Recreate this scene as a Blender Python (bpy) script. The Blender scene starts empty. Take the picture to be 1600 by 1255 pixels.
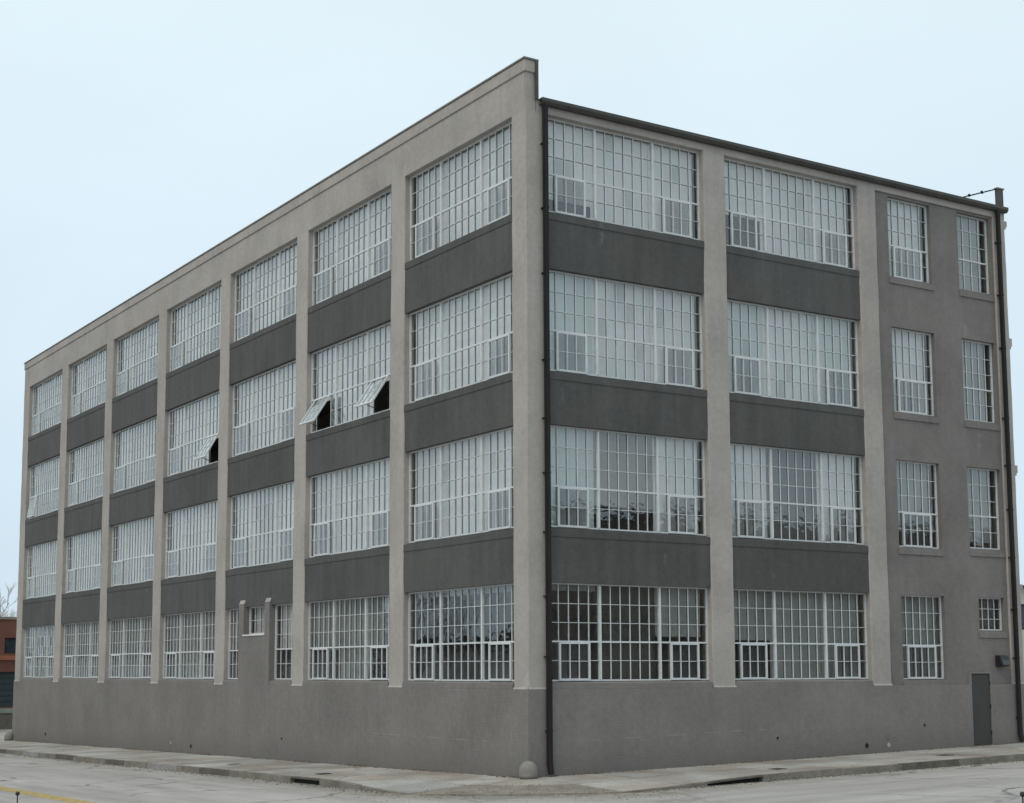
import bpy, bmesh, math, random
from mathutils import Vector, Matrix
random.seed(7)
sc = bpy.context.scene
R = math.radians

# ------------------------------------------------------------------ camera
CAM = Vector((-19.6203, -29.4653, 0.0))
FW = Vector((0.53116999, 0.83882075, 0.1193239)); UP = Vector((-0.0612956, -0.10242052, 0.99285089)); RT = Vector((0.84504514, -0.53468663, -0.00298669))
cd = bpy.data.cameras.new('camera'); cam = bpy.data.objects.new('camera', cd); sc.collection.objects.link(cam)
M = Matrix((RT, UP, -FW)).transposed().to_4x4(); M.translation = CAM
cam.matrix_world = M
cd.sensor_fit = 'HORIZONTAL'; cd.sensor_width = 36; cd.lens = 53.697
cd.shift_x = 0.01917; cd.shift_y = 0.08334; cd.clip_start = 0.1; cd.clip_end = 4000
sc.camera = cam
def proj(p):
    q = Vector(p) - CAM; w = q.dot(FW)
    return (769.32 + 2386.54 * q.dot(RT) / w, 760.85 - 2386.54 * q.dot(UP) / w)

# ------------------------------------------------------------------ sky and sun
SUN_EL, SUN_AZ = R(52), math.atan2(-0.38, -0.92)      # azimuth of the sun seen from the scene, x/y angle
w = bpy.data.worlds.new('World'); sc.world = w; w.use_nodes = True
nt = w.node_tree; nt.nodes.clear()
sky = nt.nodes.new('ShaderNodeTexSky'); sky.sky_type = 'NISHITA'; sky.sun_disc = False
sky.sun_elevation = SUN_EL; sky.sun_rotation = R(90) - SUN_AZ; sky.air_density = 1.0; sky.dust_density = 2.0
# thin even overcast, a little bluer towards the horizon
wtc = nt.nodes.new('ShaderNodeTexCoord'); wsp = nt.nodes.new('ShaderNodeSeparateXYZ'); nt.links.new(wtc.outputs['Generated'], wsp.inputs[0])
veil = nt.nodes.new('ShaderNodeValToRGB'); nt.links.new(wsp.outputs[2], veil.inputs[0])
veil.color_ramp.elements[0].position = 0.03; veil.color_ramp.elements[0].color = (6.9, 8.4, 9.65, 1)
veil.color_ramp.elements[1].position = 0.40; veil.color_ramp.elements[1].color = (8.3, 9.75, 10.45, 1)
mx = nt.nodes.new('ShaderNodeMix'); mx.data_type = 'RGBA'; mx.inputs[0].default_value = 0.90
bg = nt.nodes.new('ShaderNodeBackground'); bg.inputs[1].default_value = 0.1
wo = nt.nodes.new('ShaderNodeOutputWorld')
cl_n = nt.nodes.new('ShaderNodeTexNoise'); cl_n.inputs['Scale'].default_value = 2.2; cl_n.inputs['Detail'].default_value = 6; cl_n.inputs['Distortion'].default_value = 0.6
cl_m = nt.nodes.new('ShaderNodeMapping'); cl_m.inputs['Scale'].default_value = (1, 1, 2.6); nt.links.new(wtc.outputs['Generated'], cl_m.inputs['Vector']); nt.links.new(cl_m.outputs[0], cl_n.inputs['Vector'])
cl_r = nt.nodes.new('ShaderNodeMapRange'); cl_r.inputs[1].default_value = 0.3; cl_r.inputs[2].default_value = 0.7; cl_r.inputs[3].default_value = 0.955; cl_r.inputs[4].default_value = 1.035; nt.links.new(cl_n.outputs['Fac'], cl_r.inputs[0])
cl_s = nt.nodes.new('ShaderNodeVectorMath'); cl_s.operation = 'SCALE'; nt.links.new(veil.outputs[0], cl_s.inputs[0]); nt.links.new(cl_r.outputs[0], cl_s.inputs['Scale'])
nt.links.new(sky.outputs[0], mx.inputs[6]); nt.links.new(cl_s.outputs[0], mx.inputs[7])
nt.links.new(mx.outputs[2], bg.inputs[0]); nt.links.new(bg.outputs[0], wo.inputs[0])
sl = bpy.data.lights.new('sun', 'SUN'); sl.energy = 1.0; sl.angle = R(25); sl.color = (1.0, 0.87, 0.72)
so = bpy.data.objects.new('sun', sl); sc.collection.objects.link(so)
sd = Vector((math.cos(SUN_EL) * math.cos(SUN_AZ), math.cos(SUN_EL) * math.sin(SUN_AZ), math.sin(SUN_EL)))
so.rotation_euler = (-sd).to_track_quat('-Z', 'Y').to_euler(); so.location = sd * 60
sc.view_settings.view_transform = 'Standard'; sc.view_settings.look = 'None'
sc.view_settings.exposure = 0; sc.view_settings.gamma = 1
sc.render.engine = 'CYCLES'
sc.cycles.max_bounces = 8; sc.cycles.transparent_max_bounces = 16; sc.cycles.use_denoising = True

# ------------------------------------------------------------------ materials
MATS = {}
def new_mat(name):
    m = bpy.data.materials.new(name); m.use_nodes = True; MATS[name] = m
    n = m.node_tree; n.nodes.clear()
    out = n.nodes.new('ShaderNodeOutputMaterial')
    return m, n, out
def nd(n, t, **k):
    x = n.nodes.new(t)
    for a, b in k.items(): setattr(x, a, b)
    return x
def noise(n, vec, scale, detail=4, rough=0.55):
    t = nd(n, 'ShaderNodeTexNoise'); t.inputs['Scale'].default_value = scale
    t.inputs['Detail'].default_value = detail; t.inputs['Roughness'].default_value = rough
    n.links.new(vec, t.inputs['Vector']); return t.outputs['Fac']
def mapped(n, vec, scale=(1, 1, 1), loc=(0, 0, 0)):
    m = nd(n, 'ShaderNodeMapping'); m.inputs['Scale'].default_value = scale; m.inputs['Location'].default_value = loc
    n.links.new(vec, m.inputs['Vector']); return m.outputs[0]
def ramp(n, fac, a, b, lo=0.0, hi=1.0):
    m = nd(n, 'ShaderNodeMapRange'); m.inputs[1].default_value = a; m.inputs[2].default_value = b
    m.inputs[3].default_value = lo; m.inputs[4].default_value = hi; n.links.new(fac, m.inputs[0]); return m.outputs[0]
def math_(n, op, a, b=None):
    m = nd(n, 'ShaderNodeMath', operation=op)
    for i, v in enumerate((a, b)):
        if v is None: continue
        if isinstance(v, (int, float)): m.inputs[i].default_value = v
        else: n.links.new(v, m.inputs[i])
    return m.outputs[0]
def mixc(n, fac, a, b, mode='MIX'):
    m = nd(n, 'ShaderNodeMix', data_type='RGBA', blend_type=mode)
    for i, v in ((0, fac), (6, a), (7, b)):
        if isinstance(v, (int, float)): m.inputs[i].default_value = v
        elif isinstance(v, tuple): m.inputs[i].default_value = (*v, 1)
        else: n.links.new(v, m.inputs[i])
    return m.outputs[2]
def principled(n, out, col, rough=0.8, height=None, bump=0.3, dist=0.01, metal=0.0, spec=0.3):
    p = nd(n, 'ShaderNodeBsdfPrincipled')
    if isinstance(col, tuple): p.inputs['Base Color'].default_value = (*col, 1)
    else: n.links.new(col, p.inputs['Base Color'])
    if isinstance(rough, (int, float)): p.inputs['Roughness'].default_value = rough
    else: n.links.new(rough, p.inputs['Roughness'])
    p.inputs['Metallic'].default_value = metal; p.inputs['Specular IOR Level'].default_value = spec
    if height is not None:
        b = nd(n, 'ShaderNodeBump'); b.inputs['Strength'].default_value = bump; b.inputs['Distance'].default_value = dist
        n.links.new(height, b.inputs['Height']); n.links.new(b.outputs[0], p.inputs['Normal'])
    n.links.new(p.outputs[0], out.inputs[0]); return p

def wall_paint(name, col, courses=0.35, streak=0.12, chalk=False, grime=False):
    """painted brickwork: faint courses under thick paint, mottling, rain streaks"""
    m, n, out = new_mat(name)
    tc = nd(n, 'ShaderNodeTexCoord').outputs['Object']
    sep = nd(n, 'ShaderNodeSeparateXYZ'); n.links.new(tc, sep.inputs[0])
    along = math_(n, 'ADD', sep.outputs[0], sep.outputs[1])
    cmb = nd(n, 'ShaderNodeCombineXYZ'); n.links.new(along, cmb.inputs[0]); n.links.new(sep.outputs[2], cmb.inputs[1])
    br = nd(n, 'ShaderNodeTexBrick'); n.links.new(cmb.outputs[0], br.inputs['Vector'])
    br.inputs['Scale'].default_value = 1.0; br.inputs['Brick Width'].default_value = 0.21; br.inputs['Row Height'].default_value = 0.075
    br.inputs['Mortar Size'].default_value = 0.008; br.inputs['Mortar Smooth'].default_value = 0.8
    n1 = noise(n, mapped(n, tc, (1, 1, 1)), 0.55, 5)
    n2 = noise(n, mapped(n, tc, (1, 1, 1)), 6.0, 6, 0.65)
    n3 = noise(n, mapped(n, tc, (2.2, 2.2, 0.16)), 1.6, 5)
    n4 = noise(n, tc, 38.0, 3)
    v = math_(n, 'ADD', ramp(n, n1, 0.3, 0.7, -0.14, 0.12), ramp(n, n2, 0.3, 0.7, -0.09, 0.09))
    v = math_(n, 'ADD', v, ramp(n, n3, 0.3, 0.75, -streak, streak * 0.6))
    v = math_(n, 'ADD', v, ramp(n, n4, 0.3, 0.7, -0.07, 0.07))
    n5 = noise(n, tc, 17.0, 4, 0.6)
    v = math_(n, 'ADD', v, ramp(n, n5, 0.3, 0.7, -0.06, 0.06))
    v = math_(n, 'ADD', v, ramp(n, br.outputs['Fac'], 0, 1, 0.0, -0.10 * courses))
    v = math_(n, 'ADD', v, ramp(n, nd(n, 'ShaderNodeObjectInfo').outputs['Random'], 0, 1, -0.045, 0.045))
    v = math_(n, 'ADD', v, 1.0)
    c = nd(n, 'ShaderNodeVectorMath', operation='SCALE'); c.inputs[0].default_value = col; n.links.new(v, c.inputs['Scale'])
    colr = c.outputs[0]
    # slight hue drift between warm and cool patches of paint
    hue = noise(n, mapped(n, tc, (1, 1, 1), (9, 4, 2)), 0.8, 3)
    colr = mixc(n, ramp(n, hue, 0.35, 0.65, 0, 0.18), colr, tuple(a * b for a, b in zip(col, (1.1, 0.99, 0.90))))
    stain = math_(n, 'MULTIPLY', ramp(n, noise(n, mapped(n, tc, (1.6, 1.6, 0.5), (5, 1, 3)), 1.1, 6, 0.7), 0.63, 0.75), ramp(n, n2, 0.42, 0.6))
    colr = mixc(n, math_(n, 'MULTIPLY', stain, 0.24), colr, (0.5, 0.48, 0.46))
    if chalk:   # pale line of lime along one course of the base
        d = math_(n, 'ABSOLUTE', math_(n, 'ADD', math_(n, 'SUBTRACT', sep.outputs[2], math_(n, 'MULTIPLY', sep.outputs[0], 0.024)), 1.675))
        line = ramp(n, d, 0.006, 0.014, 1, 0)
        gap = ramp(n, noise(n, cmb.outputs[0], 0.9, 2), 0.50, 0.56, 0, 1)
        near = ramp(n, math_(n, 'ABSOLUTE', along), 9.5, 8.0, 0, 1)
        colr = mixc(n, math_(n, 'MULTIPLY', math_(n, 'MULTIPLY', line, gap), math_(n, 'MULTIPLY', near, 0.30)), colr, (0.42, 0.40, 0.36))
        # rising damp and splash dirt with an uneven edge
        gz = math_(n, 'ADD', sep.outputs[2], math_(n, 'ADD', math_(n, 'MULTIPLY', sep.outputs[1], 0.0166), math_(n, 'MULTIPLY', sep.outputs[0], -0.0195)))
        edge = math_(n, 'ADD', gz, math_(n, 'MULTIPLY', n1, -0.9))
        colr = mixc(n, ramp(n, edge, -2.95, -2.2, 0.55, 0.0), colr, tuple(a * 0.62 for a in col))
    h = math_(n, 'ADD', math_(n, 'MULTIPLY', br.outputs['Fac'], -courses), math_(n, 'MULTIPLY', n2, 0.55))
    h = math_(n, 'ADD', h, math_(n, 'MULTIPLY', n4, 0.30))
    principled(n, out, colr, 0.78, h, 0.55, 0.012, spec=0.25)
    return m
wall_paint('taupe_paint', (0.392, 0.360, 0.329), 0.06, 0.06)
wall_paint('charcoal_paint', (0.094, 0.093, 0.088), 0.18, 0.16)
wall_paint('grey_paint', (0.208, 0.193, 0.181), 0.24, 0.05, chalk=True)
wall_paint('panel_paint', (0.204, 0.189, 0.177), 0.24, 0.06)

def chipped(name, col, pale=(0.42, 0.40, 0.36)):
    m, n, out = new_mat(name)
    tc = nd(n, 'ShaderNodeNewGeometry').outputs['Position']
    a = noise(n, tc, 2.5, 6, 0.65); b = noise(n, tc, 20, 4, 0.7); k = noise(n, mapped(n, tc, (1, 1, 2.5), (4, 2, 7)), 7.0, 5, 0.7)
    v = math_(n, 'ADD', math_(n, 'ADD', ramp(n, a, 0.3, 0.7, -0.28, 0.28), ramp(n, b, 0.3, 0.7, -0.2, 0.2)), 1.0)
    c = nd(n, 'ShaderNodeVectorMath', operation='SCALE'); c.inputs[0].default_value = col; n.links.new(v, c.inputs['Scale'])
    principled(n, out, mixc(n, ramp(n, k, 0.62, 0.70, 0, 0.8), c.outputs[0], pale), 0.92, b, 0.8, 0.02, spec=0.2)
def simple(name, col, rough=0.6, var=0.10, scale=4.0, bump=0.15, dist=0.005, metal=0.0, spec=0.35, stretch=(1, 1, 1)):
    m, n, out = new_mat(name)
    tc = nd(n, 'ShaderNodeTexCoord').outputs['Object']
    vec = mapped(n, tc, stretch)
    a = noise(n, vec, scale, 6); b = noise(n, vec, scale * 9, 3)
    v = math_(n, 'ADD', math_(n, 'ADD', ramp(n, a, 0.3, 0.7, -var, var), ramp(n, b, 0.3, 0.7, -var * 0.5, var * 0.5)), 1.0)
    c = nd(n, 'ShaderNodeVectorMath', operation='SCALE'); c.inputs[0].default_value = col; n.links.new(v, c.inputs['Scale'])
    principled(n, out, c.outputs[0], rough, b, bump, dist, metal, spec)
    return m
simple('white_steel', (0.63, 0.645, 0.645), 0.45, 0.08, 5)
simple('ledge_white', (0.72, 0.71, 0.68), 0.6, 0.10, 5)
simple('dark_metal', (0.024, 0.023, 0.023), 0.7, 0.2, 3, spec=0.15, stretch=(2, 2, 0.4))
simple('flashing', (0.062, 0.060, 0.052), 0.5, 0.2, 3)
simple('door_paint', (0.054, 0.054, 0.050), 0.6, 0.08, 1.5)
simple('black_plastic', (0.02, 0.021, 0.023), 0.35, 0.1, 5)
simple('lamp_lens', (0.06, 0.065, 0.07), 0.15, 0.1, 5, bump=0.0)
simple('shaded_steel', (0.055, 0.058, 0.058), 0.6, 0.1, 3)  # dark colour paints in the shade on the unlit inner part of the bars
simple('grit', (0.13, 0.115, 0.09), 0.95, 0.5, 8, 0.2, 0.01)
chipped('apron', (0.245, 0.217, 0.182), (0.40, 0.375, 0.335))
simple('concrete_stone', (0.225, 0.208, 0.187), 0.85, 0.16, 5, 0.5, 0.01)
chipped('kerb_concrete', (0.205, 0.187, 0.158))
chipped('kerb_dark', (0.125, 0.113, 0.096), (0.36, 0.34, 0.31))
chipped('kerb_pale', (0.29, 0.28, 0.265), (0.45, 0.44, 0.42))
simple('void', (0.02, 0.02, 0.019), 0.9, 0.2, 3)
simple('interior_paint', (0.45, 0.43, 0.40), 0.8, 0.1, 0.8)
simple('interior_floor', (0.50, 0.48, 0.45), 0.7, 0.1, 0.8)
simple('roofing', (0.09, 0.09, 0.088), 0.9, 0.2, 1)
simple('bark', (0.62, 0.60, 0.57), 0.9, 0.2, 3)
simple('dark_bark', (0.06, 0.052, 0.045), 0.9, 0.2, 3)
simple('pale_stucco', (0.55, 0.53, 0.47), 0.85, 0.08, 1)
simple('white_wall', (0.72, 0.70, 0.66), 0.85, 0.08, 1)
simple('tan_brick', (0.30, 0.27, 0.23), 0.85, 0.12, 1)
simple('rust_paint', (0.27, 0.095, 0.05), 0.7, 0.2, 2)
simple('teal_door', (0.030, 0.042, 0.048), 0.5, 0.15, 2)
simple('green_ledge', (0.20, 0.235, 0.20), 0.7, 0.15, 2)
simple('old_glass', (0.035, 0.042, 0.055), 0.12, 0.3, 1.5, 0.1)
# roller shades: a few cloths
def shade_mat(name, col):
    m, n, out = new_mat(name)
    tc = nd(n, 'ShaderNodeTexCoord').outputs['Object']
    a = noise(n, mapped(n, tc, (1, 1, 0.35)), 2.2, 4); b = noise(n, mapped(n, tc, (24, 24, 0.4)), 1.0, 2)
    v = math_(n, 'ADD', math_(n, 'ADD', ramp(n, a, 0.3, 0.7, -0.035, 0.035), ramp(n, b, 0.3, 0.7, -0.015, 0.015)), 1.0)
    c = nd(n, 'ShaderNodeVectorMath', operation='SCALE'); c.inputs[0].default_value = col; n.links.new(v, c.inputs['Scale'])
    d = nd(n, 'ShaderNodeBsdfDiffuse'); n.links.new(c.outputs[0], d.inputs[0])
    t = nd(n, 'ShaderNodeBsdfTranslucent'); n.links.new(c.outputs[0], t.inputs[0])
    x = nd(n, 'ShaderNodeMixShader'); x.inputs[0].default_value = 0.22
    n.links.new(d.outputs[0], x.inputs[1]); n.links.new(t.outputs[0], x.inputs[2]); n.links.new(x.outputs[0], out.inputs[0])
shade_mat('shade_white', (0.93, 0.935, 0.915)); shade_mat('shade_cool', (0.76, 0.83, 0.80)); shade_mat('shade_pale', (0.80, 0.79, 0.77))
shade_mat('shade_grey', (0.42, 0.44, 0.42)); shade_mat('shade_dark', (0.20, 0.20, 0.195)); shade_mat('shade_olive', (0.115, 0.115, 0.095))
shade_mat('shade_mid', (0.52, 0.53, 0.50)); shade_mat('shade_tan', (0.40, 0.38, 0.33))
# window glass
m, n, out = new_mat('window_glass')
tc = nd(n, 'ShaderNodeTexCoord').outputs['Object']
gi = nd(n, 'ShaderNodeNewGeometry')
bmp = nd(n, 'ShaderNodeBump'); bmp.inputs['Strength'].default_value = 0.6; bmp.inputs['Distance'].default_value = 0.006
n.links.new(noise(n, gi.outputs['Position'], 3.5, 2), bmp.inputs['Height'])
dt = nd(n, 'ShaderNodeVectorMath', operation='DOT_PRODUCT'); n.links.new(gi.outputs['Incoming'], dt.inputs[0]); n.links.new(gi.outputs['Normal'], dt.inputs[1])
cosi = math_(n, 'ABSOLUTE', dt.outputs['Value'])      # Schlick's curve, the same from both sides of the sheet
fres = math_(n, 'ADD', 0.075, math_(n, 'MULTIPLY', math_(n, 'POWER', math_(n, 'SUBTRACT', 1.0, cosi), 5.0), 0.925))
gl = nd(n, 'ShaderNodeBsdfGlossy'); gl.inputs['Roughness'].default_value = 0.015; gl.inputs['Color'].default_value = (0.95, 0.97, 0.97, 1)
n.links.new(bmp.outputs[0], gl.inputs['Normal'])
at_ = nd(n, 'ShaderNodeAttribute'); at_.attribute_name = 'tint'; ob_ = nd(n, 'ShaderNodeObjectInfo')
tv = math_(n, 'FRACT', math_(n, 'ADD', at_.outputs['Fac'], math_(n, 'MULTIPLY', ob_.outputs['Random'], 7.31)))
tcol = mixc(n, ramp(n, tv, 0.15, 0.85), (0.978, 0.990, 0.982), (0.990, 0.983, 0.988))
tcol = mixc(n, ramp(n, math_(n, 'FRACT', math_(n, 'MULTIPLY', tv, 5.7)), 0.55, 1.0, 0.0, 0.6), tcol, (0.945, 0.952, 0.952))
tcol = mixc(n, ramp(n, math_(n, 'FRACT', math_(n, 'MULTIPLY', tv, 13.3)), 0.93, 0.95), tcol, (0.88, 0.89, 0.885))
smut = noise(n, gi.outputs['Position'], 2.3, 5, 0.65)
tcol = mixc(n, ramp(n, smut, 0.45, 0.75, 0.0, 0.5), tcol, (0.95, 0.955, 0.945))
tr = nd(n, 'ShaderNodeBsdfTransparent'); n.links.new(tcol, tr.inputs[0])
x = nd(n, 'ShaderNodeMixShader'); n.links.new(fres, x.inputs[0]); n.links.new(tr.outputs[0], x.inputs[1]); n.links.new(gl.outputs[0], x.inputs[2])
n.links.new(x.outputs[0], out.inputs[0])
# fly screen
m, n, out = new_mat('fly_screen')
d = nd(n, 'ShaderNodeBsdfDiffuse'); d.inputs[0].default_value = (0.16, 0.16, 0.17, 1)
tr = nd(n, 'ShaderNodeBsdfTransparent'); x = nd(n, 'ShaderNodeMixShader'); x.inputs[0].default_value = 0.24
n.links.new(tr.outputs[0], x.inputs[1]); n.links.new(d.outputs[0], x.inputs[2]); n.links.new(x.outputs[0], out.inputs[0])
# brick of the buildings around
def brick_mat(name, c1, c2, cm, sc_=1.0):
    m, n, out = new_mat(name)
    tc = nd(n, 'ShaderNodeTexCoord').outputs['Object']
    sep = nd(n, 'ShaderNodeSeparateXYZ'); n.links.new(tc, sep.inputs[0])
    cmb = nd(n, 'ShaderNodeCombineXYZ'); n.links.new(math_(n, 'ADD', sep.outputs[0], sep.outputs[1]), cmb.inputs[0]); n.links.new(sep.outputs[2], cmb.inputs[1])
    br = nd(n, 'ShaderNodeTexBrick'); n.links.new(cmb.outputs[0], br.inputs['Vector'])
    br.inputs['Scale'].default_value = sc_; br.inputs['Brick Width'].default_value = 0.22; br.inputs['Row Height'].default_value = 0.075; br.inputs['Mortar Size'].default_value = 0.007
    br.inputs['Color1'].default_value = (*c1, 1); br.inputs['Color2'].default_value = (*c2, 1); br.inputs['Mortar'].default_value = (*cm, 1)
    big = noise(n, tc, 0.7, 5)
    col = mixc(n, 1.0, br.outputs['Color'], mixc(n, ramp(n, big, 0.3, 0.7), (0.75, 0.75, 0.75), (1.15, 1.12, 1.1)), 'MULTIPLY')
    principled(n, out, col, 0.85, br.outputs['Fac'], -0.4, 0.008)
brick_mat('red_brick', (0.175, 0.060, 0.042), (0.13, 0.050, 0.036), (0.13, 0.095, 0.08))
brick_mat('brown_brick', (0.26, 0.21, 0.18), (0.21, 0.17, 0.15), (0.24, 0.22, 0.20))

# road and pavement
m, n, out = new_mat('road_surface')
pos = nd(n, 'ShaderNodeNewGeometry').outputs['Position']
sep = nd(n, 'ShaderNodeSeparateXYZ'); n.links.new(pos, sep.inputs[0])
side = ramp(n, math_(n, 'SUBTRACT', sep.outputs[1], sep.outputs[0]), -5, 2)
sA = noise(n, mapped(n, pos, (1.1, 0.09, 1)), 1.3, 6, 0.6); sB = noise(n, mapped(n, pos, (0.09, 1.1, 1)), 1.3, 6, 0.6)
st = math_(n, 'ADD', math_(n, 'MULTIPLY', sA, side), math_(n, 'MULTIPLY', sB, math_(n, 'SUBTRACT', 1.0, side)))
big = noise(n, pos, 0.22, 5); fine = noise(n, pos, 14.0, 6, 0.75); grit = noise(n, pos, 70.0, 2)
v = math_(n, 'ADD', ramp(n, st, 0.3, 0.7, -0.22, 0.16), ramp(n, big, 0.3, 0.7, -0.10, 0.10))
v = math_(n, 'ADD', v, ramp(n, fine, 0.25, 0.75, -0.13, 0.13)); v = math_(n, 'ADD', v, ramp(n, grit, 0.3, 0.7, -0.09, 0.09))
v = math_(n, 'ADD', v, 1.0)
c = nd(n, 'ShaderNodeVectorMath', operation='SCALE'); c.inputs[0].default_value = (0.405, 0.378, 0.357); n.links.new(v, c.inputs['Scale'])
col = c.outputs[0]
# cracks
vo = nd(n, 'ShaderNodeTexVoronoi', feature='DISTANCE_TO_EDGE'); vo.inputs['Scale'].default_value = 0.28
wob = nd(n, 'ShaderNodeTexNoise'); wob.inputs['Scale'].default_value = 1.2; wob.inputs['Detail'].default_value = 5; n.links.new(pos, wob.inputs['Vector'])
wv = nd(n, 'ShaderNodeVectorMath', operation='MULTIPLY_ADD'); n.links.new(wob.outputs['Color'], wv.inputs[0]); wv.inputs[1].default_value = (1.4, 1.4, 0); n.links.new(pos, wv.inputs[2])
n.links.new(wv.outputs[0], vo.inputs['Vector'])
crack = math_(n, 'MULTIPLY', ramp(n, vo.outputs['Distance'], 0.008, 0.022, 1, 0), ramp(n, big, 0.40, 0.55))
col = mixc(n, math_(n, 'MULTIPLY', crack, 0.8), col, (0.08, 0.078, 0.075))
# dark tar patches / drips
drip = math_(n, 'MULTIPLY', ramp(n, st, 0.60, 0.70), ramp(n, noise(n, pos, 0.8, 3), 0.5, 0.62))
col = mixc(n, math_(n, 'MULTIPLY', drip, 0.6), col, (0.13, 0.13, 0.128))
# grit washed up round the corner of the pavement and along the kerbs
ex = math_(n, 'MULTIPLY', sep.outputs[0], 1 / 3.3); ey = math_(n, 'MULTIPLY', sep.outputs[1], 1 / 3.75)
ex = math_(n, 'MINIMUM', ex, 0.0); ey = math_(n, 'MINIMUM', ey, 0.0)
rad = math_(n, 'POWER', math_(n, 'ADD', math_(n, 'POWER', math_(n, 'ABSOLUTE', ex), 1.35), math_(n, 'POWER', math_(n, 'ABSOLUTE', ey), 1.35)), 1 / 1.35)
cor = ramp(n, math_(n, 'MAXIMUM', sep.outputs[0], sep.outputs[1]), 5.0, -0.5, 0.35, 1.0)
dirt = ramp(n, math_(n, 'ADD', rad, ramp(n, fine, 0.2, 0.8, -0.22, 0.22)), 1.05, 1.50, 1, 0)
dirt = math_(n, 'MULTIPLY', dirt, cor)
dcol = mixc(n, ramp(n, noise(n, pos, 3.0, 6, 0.7), 0.35, 0.65), (0.15, 0.13, 0.105), (0.34, 0.30, 0.25))
col = mixc(n, dirt, col, dcol)
hh = math_(n, 'ADD', math_(n, 'MULTIPLY', fine, 0.5), math_(n, 'MULTIPLY', grit, 0.4))
principled(n, out, col, 0.9, hh, 0.35, 0.01, spec=0.2)

m, n, out = new_mat('pavement_concrete')
pos = nd(n, 'ShaderNodeNewGeometry').outputs['Position']
oi = nd(n, 'ShaderNodeObjectInfo')
big = noise(n, pos, 0.5, 6); fine = noise(n, pos, 11.0, 6, 0.7); grit = noise(n, pos, 60, 2)
v = math_(n, 'ADD', ramp(n, big, 0.3, 0.7, -0.20, 0.14), ramp(n, fine, 0.3, 0.7, -0.18, 0.14))
v = math_(n, 'ADD', math_(n, 'ADD', v, ramp(n, grit, 0.3, 0.7, -0.06, 0.06)), ramp(n, oi.outputs['Random'], 0, 1, 0.84, 1.14))
base = mixc(n, ramp(n, noise(n, mapped(n, pos, (1, 1, 1), (3, 8, 1)), 0.55, 3), 0.42, 0.6), (0.400, 0.385, 0.360), (0.330, 0.287, 0.247))
c = nd(n, 'ShaderNodeVectorMath', operation='SCALE'); n.links.new(base, c.inputs[0]); n.links.new(v, c.inputs['Scale'])
vo = nd(n, 'ShaderNodeTexVoronoi', feature='DISTANCE_TO_EDGE'); vo.inputs['Scale'].default_value = 0.55
wv = nd(n, 'ShaderNodeVectorMath', operation='MULTIPLY_ADD'); n.links.new(nd(n, 'ShaderNodeTexNoise').outputs['Color'], wv.inputs[0]); wv.inputs[1].default_value = (0.5, 0.5, 0); n.links.new(pos, wv.inputs[2])
n.links.new(wv.outputs[0], vo.inputs['Vector'])
crack = math_(n, 'MULTIPLY', ramp(n, vo.outputs['Distance'], 0.004, 0.012, 1, 0), ramp(n, big, 0.48, 0.58))
col = mixc(n, math_(n, 'MULTIPLY', crack, 0.55), c.outputs[0], (0.07, 0.065, 0.06))
principled(n, out, col, 0.9, fine, 0.4, 0.01, spec=0.2)
simple('ground_surface', (0.24, 0.23, 0.21), 0.95, 0.2, 0.3, 0.3, 0.02)
# worn yellow paint
m, n, out = new_mat('yellow_paint')
pos = nd(n, 'ShaderNodeNewGeometry').outputs['Position']
wear = ramp(n, noise(n, pos, 9.0, 6, 0.75), 0.36, 0.60, 0.30, 0.95)
c = mixc(n, ramp(n, noise(n, pos, 2.0, 4), 0.3, 0.7), (0.62, 0.46, 0.17), (0.50, 0.39, 0.20))
d = nd(n, 'ShaderNodeBsdfDiffuse'); n.links.new(c, d.inputs[0]); tr = nd(n, 'ShaderNodeBsdfTransparent')
x = nd(n, 'ShaderNodeMixShader'); n.links.new(wear, x.inputs[0]); n.links.new(tr.outputs[0], x.inputs[1]); n.links.new(d.outputs[0], x.inputs[2]); n.links.new(x.outputs[0], out.inputs[0])

# ------------------------------------------------------------------ helpers
COL = sc.collection
def obj(name, bm, mat, parent=None, loc=None):
    if isinstance(bm, bmesh.types.BMesh):
        me = bpy.data.meshes.new(name); bm.to_mesh(me); bm.free()
        if mat: me.materials.append(MATS[mat])
    else: me = bm
    o = bpy.data.objects.new(name, me); COL.objects.link(o)
    if loc is not None: o.location = loc
    if parent is not None:
        o.parent = parent
        if parent.type == 'EMPTY': o.matrix_parent_inverse = Matrix.Translation(-Vector(parent.location))
    return o
def empty(name, loc):
    o = bpy.data.objects.new(name, None); COL.objects.link(o); o.location = loc; o.empty_display_size = 0.3; return o
def tag(o, label=None, cat=None, group=None, kind=None):
    for k, v in (('label', label), ('category', cat), ('group', group), ('kind', kind)):
        if v: o[k] = v
    return o
BOXF = ((0, 3, 2, 1), (4, 5, 6, 7), (0, 1, 5, 4), (1, 2, 6, 5), (2, 3, 7, 6), (3, 0, 4, 7))
def hexa(bm, pts):
    v = [bm.verts.new(p) for p in pts]
    for f in BOXF: bm.faces.new([v[i] for i in f])
    return v
def xbox(bm, x0, x1, y0, y1, z0, z1):
    return hexa(bm, [(x0, y0, z0), (x1, y0, z0), (x1, y1, z0), (x0, y1, z0), (x0, y0, z1), (x1, y0, z1), (x1, y1, z1), (x0, y1, z1)])
def nb(): return bmesh.new()
def fix(bm): bmesh.ops.recalc_face_normals(bm, faces=bm.faces); return bm
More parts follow.
